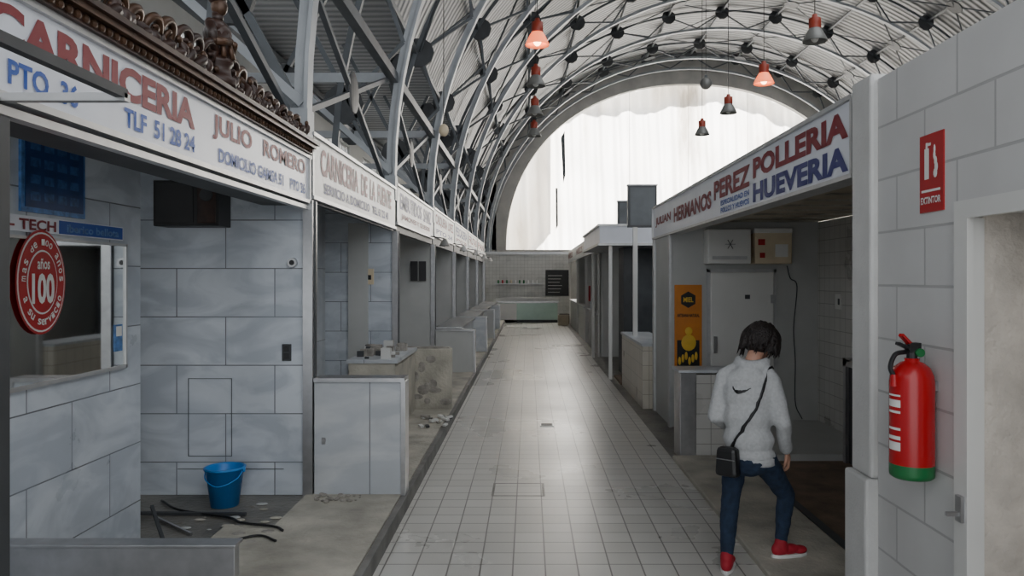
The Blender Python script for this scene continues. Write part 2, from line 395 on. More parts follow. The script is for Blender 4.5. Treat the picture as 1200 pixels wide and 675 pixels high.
# ------------------------------------------------------------ left row
PZ=.12
MB().box(-4.79,-.98,-2,30.5,0,PZ,m_concd).obj('floor_platform_left')
b=MB(); b.box(-1.72,-.99,3.7,30.5,PZ,PZ+.012,m_conc); b.box(-2.05,-1.7,4.2,5.2,PZ,PZ+.01,m_conc); b.obj('floor_screed_left')
MB().box(-.98,-.94,-2,30.5,0,PZ+.004,m_curb).obj('curb_left')
for k,y in enumerate(PY):
    MB().box(-4.78,-1.75,y,y+.1,PZ,2.72,m_marble if k<2 else m_panel).obj('wall_partition_left',bevel=.004)
    g=empty('stall_post'); b=MB(); b.box(-1.745,-1.67,y-.03,y+.1,PZ,2.40,m_inox); b.box(-1.745,-1.66,y+.02,y+.05,PZ,2.40,m_gusset); b.obj('post',g)
    if k<6:
        g=empty('counter_return')
        h=[1.0,.90,.86,.9,.9,.9][k]
        mt=[m_marble2,m_conc,m_panel,m_marble2,m_panel,m_marble2][k]
        b=MB(); b.box(-1.66,-.99,y-.02,y+.14,PZ,h,mt); b.obj('slab',g,bevel=.006)
        b=MB()
        if k!=1:
            b.box(-1.66,-.96,y-.04,y+.16,h,h+.03,m_inox)
            b.box(-.99,-.955,y-.03,y+.15,PZ+.005,h,m_inox)
        else:
            b.box(-1.64,-1.02,y,y+.12,h,h+.02,m_rubble)
            for i in range(14): b.ell((-1.6+random.random()*.55,y-.02,.2+random.random()*.6),(.04+.05*random.random(),.008,.03+.05*random.random()),m_rubble,None,7,5)
        if k==0: b.box(-1.60,-1.57,y-.024,y-.02,.52,.57,m_inox)
        b.obj('trim',g)
    if 2<=k<6:
        b=MB(); b.box(-1.68,-1.25,y+.3,y+3.5,PZ,.88,m_panel if k%2 else m_marble2); b.box(-1.70,-1.2,y+.25,y+3.52,.88,.92,m_inox); b.obj('stall_counter')
MB().box(-2.6,-2.5,-2,4.94,PZ,2.72,m_marble).obj('wall_back_left')
for k in range(6):
    MB().box(-2.75,-2.6,PY[k]+.1,PY[k]+3.85,PZ,2.72,m_marble2).obj('wall_back_left')
MB().box(-4.78,-1.72,-2,30.5,2.72,2.78,m_plaster).obj('ceiling_stalls_left')
g=empty('rubble_covered_counter')
b=MB(); b.box(-1.95,-1.45,8.3,9.75,PZ,.88,m_conc); b.box(-1.97,-1.42,8.28,9.75,.88,.92,m_marble2); b.obj('counter',g)
b=MB(); 
for i in range(45):
    x=-1.92+.42*random.random(); y=8.35+1.3*random.random(); s=.02+.04*random.random()
    b.box(x-s,x+s,y-s,y+s*.6,.92,.92+s*random.uniform(.6,2.5),random.choice([m_rubble,m_rubble,m_gusset,m_white]))
b.obj('rubble',g)
b=MB()
for i in range(26):
    x=-1.28+.36*random.random(); y=8.5+.7*random.random(); s=.015+.035*random.random(); z=PZ+.012
    b.beam((x,y,z+s*.4),(x+random.uniform(-2,2)*s,y+s*1.5,z+s*.6),s,s*.5,random.choice([m_rubble,m_white,m_gusset,m_labelw]))
b.obj('rubble_pile')
b=MB()
for i in range(30):
    x=-1.62+.35*random.random(); y=5.7+.2*random.random(); s=.006+.014*random.random(); z=PZ+.012
    b.ell((x,y,z+s*.6),(s*1.3,s,s*.7),m_rubble,None,6,4)
b.obj('rubble_pile')
g=empty('wall_socket'); b=MB(); b.box(-1.91,-1.84,5.935,5.95,1.16,1.29,m_gusset); b.box(-1.895,-1.855,5.93,5.936,1.175,1.22,m_black); b.box(-1.895,-1.855,5.93,5.936,1.235,1.275,m_black); b.obj('plate',g,bevel=.003)
b=MB(); b.frus((-1.83,5.95,1.92),.04,(-1.83,5.92,1.92),.035,m_inox); b.frus((-1.83,5.92,1.92),.02,(-1.83,5.915,1.92),.02,m_black); b.obj('wall_hook')
g=empty('wall_speaker'); b=MB(); b.box(-2.80,-2.31,5.72,5.95,2.19,2.53,m_black); b.box(-2.78,-2.50,5.71,5.72,2.21,2.51,m_dark)
b.box(-2.47,-2.33,5.71,5.72,2.21,2.51,m_wood); b.frus((-2.4,5.712,2.42),.05,(-2.4,5.70,2.42),.05,m_gusset); b.obj('cabinet',g,bevel=.006)
b=MB(); 
for x0,x1,z0,z1 in((-2.64,-2.30,1.02,1.025),(-2.64,-2.635,.42,1.025),(-2.305,-2.30,.42,1.025),(-2.64,-2.30,.42,.425),(-2.72,-1.9,.32,.325)): b.box(x0,x1,5.944,5.949,z0,z1,m_steelp)
b.obj('pipe_chase_outline')
g=empty('wall_mirror')
b=MB(); b.box(-2.5,-2.485,2.4,4.72,1.27,1.995,m_mirror); b.obj('glass',g)
b=MB(); b.box(-2.5,-2.475,2.38,4.74,1.25,1.27,m_alu); b.box(-2.5,-2.475,2.38,4.74,1.995,2.01,m_alu); b.box(-2.5,-2.475,4.72,4.735,1.25,2.01,m_alu); b.obj('frame',g)
g=empty('oval_anniversary_sticker')
def disc(b,x,cy,cz,ry,rz,mat,n=40):
    b.add([(x,cy+ry*math.cos(2*pi*i/n),cz+rz*math.sin(2*pi*i/n)) for i in range(n)],[tuple(range(n))],mat)
SY=3.89
b=MB(); disc(b,-2.470,SY,1.78,.20,.265,m_sred); disc(b,-2.468,SY,1.78,.190,.253,m_labelw); disc(b,-2.466,SY,1.78,.182,.244,m_sred); disc(b,-2.464,SY,1.78,.122,.163,m_labelw); disc(b,-2.462,SY,1.78,.115,.154,m_sred); b.obj('disc',g)
b=MB(); b.box(-2.484,-2.472,SY-.02,SY+.02,1.6,1.95,m_sred); b.obj('backing',g)
text('100',(-2.462,SY-.092,1.67),(0,1,0),.18,.155,m_labelw,g,'number',bold=.035)
text('años',(-2.462,SY-.05,1.845),(0,1,0),.10,.055,m_labelw,g,'word',bold=.02)
def arctext(s,cy,cz,ry,rz,a_start,a_end,x,h,mat,parent,flip=False):
    for i,ch in enumerate(s):
        if ch==' ': continue
        a=a_start+(a_end-a_start)*i/(len(s)-1)
        c=Vector((x,cy+ry*math.cos(a),cz+rz*math.sin(a)))
        t=Vector((0,math.sin(a),-math.cos(a))) if not flip else Vector((0,-math.sin(a),math.cos(a)))
        u=Vector((0,math.cos(a),math.sin(a))) if not flip else -Vector((0,math.cos(a),math.sin(a)))
        text(ch,c-t*h*.3-u*h*.35,t,h*.6,h*.7,mat,parent,'letter',bold=.015,up=u)
arctext('mas de 100 anos',SY,1.78,.150,.202,math.radians(175),math.radians(5),-2.465,.045,m_labelw,g)
arctext('a su servicio',SY,1.78,.150,.202,math.radians(205),math.radians(335),-2.465,.045,m_labelw,g,True)
g=empty('wall_poster_blue')
b=MB(); b.box(-2.5,-2.485,3.76,4.30,2.13,2.57,m_lblue); b.box(-2.485,-2.480,3.785,4.275,2.155,2.545,m_pblue)
for i in range(4):
    for j in range(4): b.box(-2.480,-2.4795,3.82+i*.11,3.90+i*.11,2.19+j*.085,2.235+j*.085,m_mblue)
b.obj('poster',g)
g=empty('wall_sign_strip'); b=MB(); b.box(-2.5,-2.485,2.4,4.70,2.03,2.11,m_signw); b.box(-2.485,-2.482,4.06,4.69,2.035,2.105,m_blue); b.obj('board',g)
text('CARNES - TECH',(-2.485,3.2,2.04),(0,1,0),.83,.055,m_red,g,'lettering'); text('iberico bellota',(-2.482,4.12,2.045),(0,1,0),.52,.045,m_lblue,g,'lettering')
b=MB(); b.box(-2.484,-2.478,4.60,4.68,1.36,1.52,m_lblue); b.box(-2.478,-2.476,4.61,4.67,1.45,1.51,m_labelw); b.obj('window_sticker')
g=empty('stainless_low_barrier'); b=MB(); b.box(-2.49,-1.38,3.60,3.66,PZ,.54,m_inox); b.box(-2.49,-1.37,3.58,3.68,.54,.556,m_inox); b.obj('panel',g,bevel=.004)
g=empty('stall_post'); MB().box(-1.74,-1.69,2.42,2.50,PZ,2.32,m_gusset).obj('post',g)
g=empty('awning_frame'); b=MB(); b.box(-1.315,-1.285,.9,2.46,2.375,2.405,m_gusset); b.box(-1.68,-1.285,2.44,2.475,2.365,2.39,m_alu); b.box(-1.68,-1.285,1.0,1.03,2.365,2.39,m_alu); b.obj('bars',g)
g=empty('stall_sign'); XS=-1.70
b=MB(); b.box(XS-.06,XS,1.2,5.93,2.40,2.72,m_signw)
b.obj('board',g)
b=MB(); b.box(XS-.08,XS+.02,1.2,5.95,2.72,2.745,m_alu); b.box(XS-.08,XS+.02,1.2,5.95,2.375,2.40,m_alu); b.box(XS-.05,XS+.0,1.2,5.90,2.33,2.36,m_alu); b.box(XS-.35,XS-.08,1.2,5.90,2.36,2.38,m_gusset); b.box(XS-.04,XS+.02,5.90,5.92,2.33,2.745,m_alu)
b.obj('frame',g)
text('CARNICERIA',(XS,2.40,2.55),(0,1,0),1.50,.145,m_red,g,'lettering',bold=.045)
text('PTO  36',(XS,2.50,2.435),(0,1,0),.39,.085,m_blue,g,'lettering')
text('TLF  51 28 24',(XS,3.22,2.435),(0,1,0),.68,.085,m_blue,g,'lettering')
text('JULIO   ROMERO',(XS,4.12,2.55),(0,1,0),1.70,.14,m_red,g,'lettering',bold=.03)
text('DOMICILIO GAMSA 51    PTO 36',(XS,4.20,2.435),(0,1,0),1.62,.08,m_blue,g,'lettering')
g=empty('carved_wood_cornice'); b=MB()
b.box(-1.80,-1.66,1.6,5.88,2.745,2.79,m_wood); b.box(-1.80,-1.63,1.6,5.90,2.79,2.815,m_woodg); b.box(-1.80,-1.61,1.6,5.92,2.815,2.84,m_wood)
for i in range(80): b.ell((-1.655,1.65+i*.053,2.768),(.012,.02,.017),m_woodg,None,6,5)
b.obj('moulding',g)
b=MB()
def spiral(cy,cz,r,turns,sgn,mat,x=-1.70):
    pts=[];rr=[]
    for i in range(34):
        t=i/33; a=sgn*(turns*2*pi*t); q=r*(1-.85*t)
        pts.append((x+.02*math.sin(t*9),cy+sgn*q*math.cos(a*1),cz+q*math.sin(abs(a)))); rr.append(.024*(1-.55*t))
    b.tube(pts,rr,mat,7)
yy=1.8; k=0
while yy<5.7:
    hh=.065+.06*max(0,1-abs(yy-4.19)/.9)+.015*random.random()
    spiral(yy,2.84+hh,hh*.8,1.3,1 if k%2 else -1,random.choice([m_wood,m_woodg]))
    for j in range(4):
        a=random.uniform(.2,2.9); l=hh*random.uniform(.8,1.6)
        p=Vector((-1.70+random.uniform(-.03,.03),yy+random.uniform(-.08,.08),2.84)); q=p+Vector((random.uniform(-.02,.04),math.cos(a)*l,math.sin(a)*l))
        b.tube(spline([p,(p+q)/2+Vector((.02,.02,.01)),q],4),[.02,.026,.028,.028,.028,.025,.02,.012,.006],m_wood,6)
        b.ell(q,(.015,.028,.02),m_woodg,None,7,5)
    yy+=.15; k+=1
b.obj('scrollwork',g,smooth=True)
b=MB(); c=(-1.70,4.19,2.84)
b.lathe(c,[(.0,0),(.10,0),(.10,.05),(.075,.06),(.07,.11),(.085,.13),(.085,.15),(.0,.15)],m_wood,10)
b.cap((-1.70,4.19,3.0),.062,(-1.70,4.19,3.13),.075,m_wood); b.ell((-1.70,4.19,3.16),(.055,.10,.05),m_wood); b.cap((-1.70,4.19,3.2),.03,(-1.70,4.19,3.24),.03,m_wood)
b.ell((-1.69,4.19,3.28),(.045,.04,.055),m_woodg); b.ell((-1.70,4.19,3.32),(.05,.05,.03),m_wood)
for s in(-1,1):
    b.cap((-1.70,4.19+s*.10,3.16),.028,(-1.67,4.19+s*.12,3.06),.024,m_wood); b.cap((-1.67,4.19+s*.12,3.06),.024,(-1.62,4.19+s*.03,3.08),.02,m_woodg)
for i in range(8):
    a=i*pi/4; b.tube([(-1.70+.06*math.cos(a),4.19+.06*math.sin(a),3.10),(-1.70+.085*math.cos(a),4.19+.085*math.sin(a),2.99)],[.012,.016],m_woodg,6)
b.obj('figurine',g,smooth=True)
texts=[('CARNICERIA  DE  LA  FUENTE',m_red,'SERVICIO A DOMICILIO   TEL 61 22 40',m_navy),('EMBUTIDOS  SANZ',m_navy,'JAMONES Y QUESOS',m_red),('CASQUERIA  LOPEZ',m_red,'PTO 24',m_navy),('PESCADERIA',m_navy,'PTO 20',m_red),('FRUTAS',m_red,'PTO 18',m_navy),('PAN',m_red,'PTO 12',m_navy)]
for k in range(6):
    y0=PY[k]+.06;y1=PY[k]+3.80; z0=[2.45,2.52,2.57,2.6,2.6,2.6][k]; z1=z0+.47
    g=empty('stall_sign'); b=MB(); b.box(-1.715,-1.70,y0,y1,z0,z1,m_signw2); b.obj('board',g)
    b=MB(); b.box(-1.715,-1.68,y0,y1,z1,z1+.03,m_alu); b.box(-1.715,-1.68,y0,y1,z0-.03,z0,m_alu)
    b.box(-1.715,-1.69,y0,y0+.04,z0,z1,m_alu); b.box(-1.77,-1.72,y0+.05,y1,2.40,z0-.03,m_gusset)
    b.obj('frame',g)
    t=texts[k]; text(t[0],(-1.70,y0+.25,z0+.19),(0,1,0),3.2,.22,t[1],g,'lettering',bold=.03); text(t[2],(-1.70,y0+.35,z0+.05),(0,1,0),2.9,.09,t[3],g,'lettering')
    if k>=1:
        g=empty('stall_wall_lamp')
        b=MB(); yy=PY[k]+3.4; b.beam((-1.69,yy,z0),(-1.45,yy,z0-.04),.02,.02,m_black); b.lathe((-1.45,yy,z0-.17),[(.0,.13),(.03,.13),(.05,.09),(.09,.02),(.10,0),(.085,0),(.03,.08)],m_shade if k<2 else m_white,16); b.ell((-1.45,yy,z0-.14),.045,m_labelw)
        b.obj('lamp',g,smooth=True)
b=MB(); b.box(-2.12,-1.98,9.78,9.8,1.72,1.92,m_card); b.box(-2.09,-2.01,9.775,9.78,1.78,1.84,m_black); b.obj('electrical_switch_box')
b=MB(); b.box(-2.3,-2.05,9.76,9.8,PZ,2.5,m_panel); b.obj('trim_1')
b=MB()
for x in(-2.0,-1.85): b.box(x-.1,x+.02,13.6,13.65,1.75,2.1,m_dark)
b.obj('hanging_notice')
g=empty('bucket'); b=MB()
b.lathe((-2.25,5.68,PZ+.002),[(.0,0),(.098,0),(.135,.27),(.148,.272),(.148,.285),(.135,.287),(.13,.275),(.094,.012),(0,.012)],m_bucket,32); b.obj('body',g,smooth=True)
b=MB(); b.tube(spline([(-2.39,5.68,PZ+.27),(-2.36,5.60,PZ+.21),(-2.25,5.545,PZ+.17),(-2.14,5.60,PZ+.21),(-2.11,5.68,PZ+.27)],6),.005,m_bucket,6)
for s in(-1,1): b.ell((-2.25+s*.142,5.68,PZ+.265),(.012,.02,.02),m_bucket)
b.obj('handle',g,smooth=True)
b=MB(); b.tube(spline([(-2.75,5.75,.135),(-2.5,5.5,.14),(-2.1,5.35,.135),(-1.95,5.2,.145),(-1.7,5.12,.145),(-1.62,5.05,.142)],8),.009,m_black)
b.obj('rubber_hose',smooth=True)
b=MB(); b.tube(spline([(-2.47,4.75,.14),(-2.2,4.85,.14),(-1.95,4.82,.14),(-1.75,4.95,.142),(-1.6,4.85,.142)],8),.008,m_black); b.obj('rubber_hose',smooth=True)
b=MB(); b.beam((-2.48,5.05,.30),(-2.25,4.75,.14),.02,.02,m_gusset); b.beam((-2.85,5.45,.135),(-2.0,5.42,.135),.03,.02,m_gusset); b.beam((-2.6,5.35,.135),(-2.2,5.0,.135),.015,.015,m_inox); b.obj('scrap_metal_bars')
b=MB(); 
for i in range(30):
    x=-2.45+.75*random.random(); y=4.8+.9*random.random(); s=.01+.03*random.random()
    if abs(x+2.25)<.2 and y>5.4: continue
    b.ell((x,y,PZ+s*.2),(s*1.5,s,s*.25),random.choice([m_rubble,m_panel,m_conc]),None,7,4)
b.obj('rubble_pile')

# ------------------------------------------------------------ right row
XR=1.70
b=MB()
b.box(XR,XR+.2,2.97,3.74,0,2.77,m_block); b.box(XR,XR+.2,1.95,2.97,2.05,2.77,m_block); b.box(XR,XR+.2,-2,1.95,0,2.77,m_block)
b.obj('wall_right_blocks')
b=MB(); b.box(XR-.035,XR+.25,3.745,3.97,.82,2.80,m_plaster); b.box(XR-.06,XR+.25,3.742,4.0,0,.82,m_plaster); b.obj('wall_corner_pillar',bevel=.015)
MB().box(XR+.26,3.5,3.80,3.95,0,2.48,m_wtile).obj('wall_stall_right_near')
g=empty('door_1'); b=MB(); b.box(XR-.03,XR-.001,2.93,3.02,0,2.03,m_white); b.box(XR-.03,XR-.001,1.93,3.02,2.03,2.10,m_white); b.box(XR-.03,XR-.001,1.92,1.98,0,2.03,m_white)
b.box(XR-.001,XR+.04,2.935,2.968,0,2.03,m_white)
b.box(XR-.045,XR-.03,2.945,2.985,.86,.96,m_inox); b.beam((XR-.045,2.965,.89),(XR-.09,2.965,.89),.015,.015,m_inox); b.obj('frame',g)
b=MB(); b.box(XR+.2,XR+.26,1.9,3.1,0,2.2,m_beige); b.box(XR+.04,XR+.2,2.945,2.969,0,2.05,m_beige); b.obj('wall_recess_plaster')
g=empty('stall_sign'); b=MB(); b.box(XR,XR+.06,4.02,10.5,2.35,2.74,m_signw); b.obj('board',g)
b=MB(); b.box(XR-.02,XR+.1,4.01,10.52,2.74,2.765,m_alu); b.box(XR-.02,XR+.12,4.01,10.52,2.325,2.35,m_alu); b.box(XR-.02,XR+.1,4.005,4.03,2.35,2.74,m_alu); b.box(XR-.02,XR+.1,10.49,10.52,2.35,2.74,m_alu); b.obj('frame',g)
nx=(0,-1,0)
text('POLLERIA',(XR,5.82,2.55),nx,1.74,.155,m_red,g,'lettering',bold=.045)
text('HUEVERIA',(XR,5.82,2.37),nx,1.74,.145,m_navy,g,'lettering',bold=.045)
text('PEREZ',(XR,7.05,2.51),nx,1.15,.17,m_red,g,'lettering',bold=.04)
text('ESPECIALIDAD EN',(XR,6.8,2.44),nx,.88,.045,m_blue,g,'lettering'); text('POLLOS Y HUEVOS',(XR,6.8,2.375),nx,.88,.045,m_blue,g,'lettering')
text('HERMANOS',(XR,9.0,2.45),nx,1.85,.17,m_red,g,'lettering',bold=.04)
text('JULIAN',(XR,10.3,2.47),nx,1.1,.13,m_red,g,'lettering',bold=.04)
b=MB(); b.box(XR+.13,XR+1.9,4.0,10.5,2.50,2.54,m_wood2)
for i in range(12): b.box(XR+.13,XR+1.8,4.3+i*.5,4.33+i*.5,2.485,2.50,m_conc)
b.box(XR+.5,XR+.56,4.0,9.3,2.44,2.485,m_wood2)
b.obj('ceiling_stall_right')
b=MB(); b.box(XR+.02,3.6,9.3,10.5,0,2.48,m_panel); b.obj('wall_partition_right')
MB().box(3.5,3.6,3.95,9.3,0,2.48,m_wtile).obj('wall_stall_right_side')
b=MB(); b.box(XR-.01,XR+.02,9.26,9.36,0,2.32,m_alu); b.box(XR-.01,XR+.02,10.42,10.52,0,2.32,m_alu); b.obj('trim_2')
b=MB(); b.box(1.42,2.04,4.05,7.6,0,.05,m_conc); b.obj('floor_ledge_right',bevel=.01)
MB().box(2.10,3.5,4.05,7.5,0,.015,m_mat).obj('floor_mat_brown')
MB().box(2.3,3.5,7.5,9.3,0,.08,m_panel).obj('floor_platform_right')
b=MB(); b.box(2.04,2.10,4.05,7.5,.0,.055,m_gusset); b.obj('floor_rail')
g=empty('stall_counter'); b=MB(); b.box(1.50,1.66,7.62,7.95,0,.86,m_inox); b.box(1.66,2.2,7.64,7.8,0,.84,m_wtile); b.box(1.48,2.22,7.60,7.97,.86,.89,m_marble2); b.obj('body',g,bevel=.005)
g=empty('wall_poster_honey'); Yp=9.3; b=MB(); b.box(1.76,2.09,Yp-.012,Yp,.70,1.72,m_poster); b.box(1.79,2.06,Yp-.015,Yp-.012,.72,1.05,m_black); b.ell((1.93,Yp-.015,1.02),(.09,.006,.10),m_yel); b.ell((1.93,Yp-.015,1.16),(.045,.006,.05),m_yel)
b.add([(1.925+.10*math.cos(pi/6+i*pi/3),Yp-.016,1.54+.10*math.sin(pi/6+i*pi/3)) for i in range(6)],[(0,1,2,3,4,5)],m_black)
for i in range(6): b.ell((1.82+.04*i,Yp-.016,.80+.03*(i%3)),(.018,.004,.05),m_yel)
b.obj('sheet',g)
text('MIEL',(1.865,Yp-.016,1.51),(1,0,0),.12,.06,m_yel,g,'lettering'); text('ARTESANA NATURAL',(1.79,Yp-.014,1.33),(1,0,0),.27,.04,m_black,g,'lettering')
g=empty('door_2'); b=MB(); b.box(2.19,2.95,Yp-.05,Yp,.08,1.87,m_white); b.obj('leaf',g,bevel=.012)
b=MB(); b.box(2.15,2.19,Yp-.03,Yp,.08,1.91,m_alu); b.box(2.95,2.99,Yp-.03,Yp,.08,1.91,m_alu); b.box(2.15,2.99,Yp-.03,Yp,1.87,1.91,m_alu); b.box(2.22,2.26,Yp-.09,Yp-.05,.9,1.1,m_inox); b.box(2.60,2.66,Yp-.055,Yp-.05,1.55,1.6,m_gusset)
for z in(.4,1.5): b.box(2.91,2.97,Yp-.065,Yp-.05,z,z+.1,m_inox)
b.obj('frame',g)
g=empty('cooling_unit'); b=MB(); b.box(2.11,2.62,Yp-.25,Yp,1.97,2.38,m_white); b.obj('casing',g,bevel=.015)
b=MB(); b.box(2.16,2.57,Yp-.256,Yp-.25,2.02,2.06,m_alu)
for i in range(3):
    a=i*pi/3; b.beam((2.37-.06*math.cos(a),Yp-.256,2.2-.06*math.sin(a)),(2.37+.06*math.cos(a),Yp-.256,2.2+.06*math.sin(a)),.004,.014,m_gusset,up=(0,1,0))
b.obj('snowflake_mark',g)
g=empty('polystyrene_box'); b=MB(); b.box(2.66,3.10,Yp-.25,Yp,1.97,2.38,m_card); b.box(2.655,3.105,Yp-.255,Yp,2.33,2.39,m_white); b.obj('box',g,bevel=.01)
b=MB(); b.box(2.70,2.78,Yp-.256,Yp-.25,2.19,2.26,m_sred); b.box(2.72,2.78,Yp-.256,Yp-.25,2.04,2.10,m_sred); b.box(2.9,3.05,Yp-.256,Yp-.25,2.05,2.2,m_labelw); b.obj('label',g)
b=MB(); b.tube(spline([(3.12,Yp-.012,1.95),(3.16,Yp-.012,1.8),(3.24,Yp-.012,1.7),(3.20,Yp-.012,1.2),(3.22,Yp-.012,.8),(3.22,Yp-.012,.3),(3.3,Yp-.02,.1)],8),.006,m_gusset); b.obj('wall_cable',smooth=True)
b=MB(); b.box(3.485,3.5,8.6,8.75,1.45,1.62,m_labelw); b.box(3.48,3.485,8.62,8.66,1.5,1.57,m_gusset); b.obj('light_switch')
g=empty('dark_appliance'); b=MB(); b.box(3.08,3.49,5.9,7.45,.016,1.0,m_dark); b.obj('body',g,bevel=.01); b=MB(); b.box(3.05,3.08,5.9,7.47,.95,1.02,m_inox); b.box(3.05,3.08,7.40,7.46,.016,1.0,m_inox); b.box(3.05,3.49,7.3,7.47,1.0,1.03,m_inox)
b.box(3.05,3.08,6.7,6.75,.016,1.0,m_inox); b.obj('frame',g)
g=empty('stall_counter'); b=MB(); b.box(1.56,2.0,10.55,12.9,.0,.86,m_cream); b.box(1.54,2.02,10.53,12.92,.86,.90,m_marble2); b.obj('body',g,bevel=.006)
b=MB(); b.box(2.02,3.5,10.52,12.9,0,.04,m_mat); b.obj('floor_mat_brown')
for (x0,x1,y,z0,z1) in((1.55,2.0,12.0,2.60,3.25),(1.68,2.15,14.5,2.78,3.25)):
    g=empty('hanging_sign_box'); b=MB(); b.box(x0,x1,y,y+.14,z0,z1,m_gusset); b.box(x0+.03,x1-.03,y-.004,y,z0+.03,z1-.03,m_steelp); b.box(x0-.01,x1+.01,y-.01,y+.15,z1,z1+.02,m_alu)
    b.box(x0-.003,x0,y+.02,y+.12,z0+.03,z1-.03,m_signw2); b.obj('box',g)
g=empty('stall_canopy'); b=MB(); b.box(1.25,3.6,13.6,17.5,2.42,2.72,m_signw); b.box(1.22,3.6,13.57,17.53,2.72,2.76,m_alu); b.box(1.22,3.6,13.57,17.53,2.38,2.42,m_alu); b.obj('fascia',g)
b=MB(); 
for x,y in((1.45,13.7),(1.45,17.4)): b.box(x-.03,x+.03,y-.03,y+.03,0,2.38,m_white)
b.obj('post',g)
b=MB(); b.box(1.63,1.70,12.02,12.09,.90,2.6,m_white); b.obj('canopy_post')
b=MB(); b.box(1.95,3.6,15.0,15.1,0,2.38,m_steelp); b.box(3.5,3.6,10.5,15,0,2.38,m_panel); b.box(1.75,1.95,14.2,15.0,0,2.38,m_gusset); b.obj('wall_partition_right')  # far partition: shade of the stall interior put into its dark colour
b=MB()
for c,r in(((2.12,13.5,.37),(.26,.22,.33)),((2.35,13.6,.31),(.22,.2,.27)),((2.15,13.55,.68),(.09,.08,.12))): b.ell(c,r,m_black)
o=b.obj('rubbish_bag',remesh=.03,smo=3)
tx=bpy.data.textures.new('crease','CLOUDS'); tx.noise_scale=.1
d=o.modifiers.new('d','DISPLACE'); d.texture=tx; d.strength=.08
b=MB(); b.box(1.55,2.6,12.95,14.0,0,.04,m_mat); b.obj('floor_mat_brown')
for k,(y0,y1,mt) in enumerate(((17.6,21.5,m_panel),(21.6,25.5,m_white),(25.6,30.5,m_panel))):
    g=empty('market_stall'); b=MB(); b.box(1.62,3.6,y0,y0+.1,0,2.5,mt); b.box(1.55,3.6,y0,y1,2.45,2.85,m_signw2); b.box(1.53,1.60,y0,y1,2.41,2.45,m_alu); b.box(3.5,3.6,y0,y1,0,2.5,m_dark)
    b.box(1.60,2.0,y0+.1,y1-.8,0,.95,mt); b.box(1.56,2.02,y0+.1,y1-.8,.95,.99,m_inox); b.box(1.60,1.66,y1-.06,y1,0,2.45,m_white); b.box(1.58,1.64,y0,y0+.06,0,2.45,m_white); b.obj('structure',g)
    text('MARISCOS' if k else 'BACALAO',(1.55,y1-.4,2.55),nx,2.8,.2,m_red,g,'lettering')
b=MB(); b.box(1.56,1.60,20.0,20.2,1.2,1.6,m_sred); b.box(1.60,1.66,20.05,20.15,.99,1.25,m_inox); b.obj('fire_hose_box')
g=empty('end_counter'); b=MB(); b.box(-1.3,1.15,31.0,31.6,0,.80,m_glassg); b.box(-1.35,1.2,30.95,31.65,.80,.86,m_inox); b.box(-1.35,1.2,31.3,31.65,.86,1.0,m_signw2); b.box(-1.3,-.5,30.98,31,0,.78,m_white); b.box(-1.3,1.15,30.98,31,0,.12,m_gusset); b.obj('body',g)
b=MB(); b.box(-1.95,1.72,32.6,32.7,0,2.90,m_wtile); b.obj('wall_kiosk_back')
b=MB(); b.box(-1.95,1.72,32.5,32.59,2.80,2.92,m_alu); b.obj('trim_3')
b=MB(); b.box(.70,1.68,32.55,32.595,1.05,2.15,m_dark); 
for i in range(6): b.box(.8,1.3+.05*(i%3),32.545,32.55,1.2+i*.14,1.215+i*.14,m_labelw)
b.obj('menu_board')
b=MB(); b.box(-1.4,.55,32.4,32.595,1.55,1.58,m_inox)
for i in range(10): b.frus((-1.3+i*.18,32.5,1.58),.04,(-1.3+i*.18,32.5,1.72),.035,random.choice([m_white,m_green,m_sred,m_card]),8)
b.obj('shelf_with_bottles')
for x,y,mt in((1.38,30.2,m_wood),(1.3,29.2,m_wood2)):
    g=empty('wooden_crate'); b=MB(); b.box(x-.2,x+.2,y-.2,y-.17,.012,.4,mt); b.box(x-.2,x+.2,y+.17,y+.2,.012,.4,mt); b.box(x-.2,x-.17,y-.17,y+.17,.012,.4,mt); b.box(x+.17,x+.2,y-.17,y+.17,.012,.4,mt); b.box(x-.17,x+.17,y-.17,y+.17,.012,.05,mt); b.obj('slats',g)

# ------------------------------------------------------------ extinguisher
g=empty('fire_extinguisher'); ex,ey,ez=1.605,3.22,.965; b=MB()
b.lathe((ex,ey,ez),[(0,0),(.075,0),(.086,.008),(.088,.02),(.088,.06)],m_green,32)
b.lathe((ex,ey,ez),[(.088,.06),(.088,.40),(.084,.43),(.070,.462),(.045,.482),(.03,.487),(.03,.50),(0,.50)],m_ext,32); b.obj('cylinder',g,smooth=True)
b=MB()
for i in range(7):
    a0_=pi*.95+i*.11; a1_=a0_+.11; r=.0895
    for z0,z1,mt in((.12,.155,m_labelw),(.165,.18,m_labelw),(.205,.215,m_labelw),(.275,.285,m_labelw),(.30,.33,m_labelw),(.345,.352,m_labelw)):
        b.quad((ex+r*math.cos(a0_),ey+r*math.sin(a0_),ez+z0),(ex+r*math.cos(a1_),ey+r*math.sin(a1_),ez+z0),(ex+r*math.cos(a1_),ey+r*math.sin(a1_),ez+z1),(ex+r*math.cos(a0_),ey+r*math.sin(a0_),ez+z1),mt)
b.obj('label',g)
ez-=.035
b=MB(); b.frus((ex,ey,ez+.53),.022,(ex,ey,ez+.575),.02,m_black); b.beam((ex-.0,ey-.0,ez+.57),(ex-.075,ey-.03,ez+.60),.022,.012,m_black); b.beam((ex,ey,ez+.585),(ex-.06,ey-.03,ez+.635),.022,.012,m_ext)
b.box(ex-.02,ex+.03,ey-.02,ey+.02,ez+.56,ez+.60,m_black); b.frus((ex+.02,ey-.02,ez+.56),.018,(ex+.02,ey-.035,ez+.56),.018,m_green)
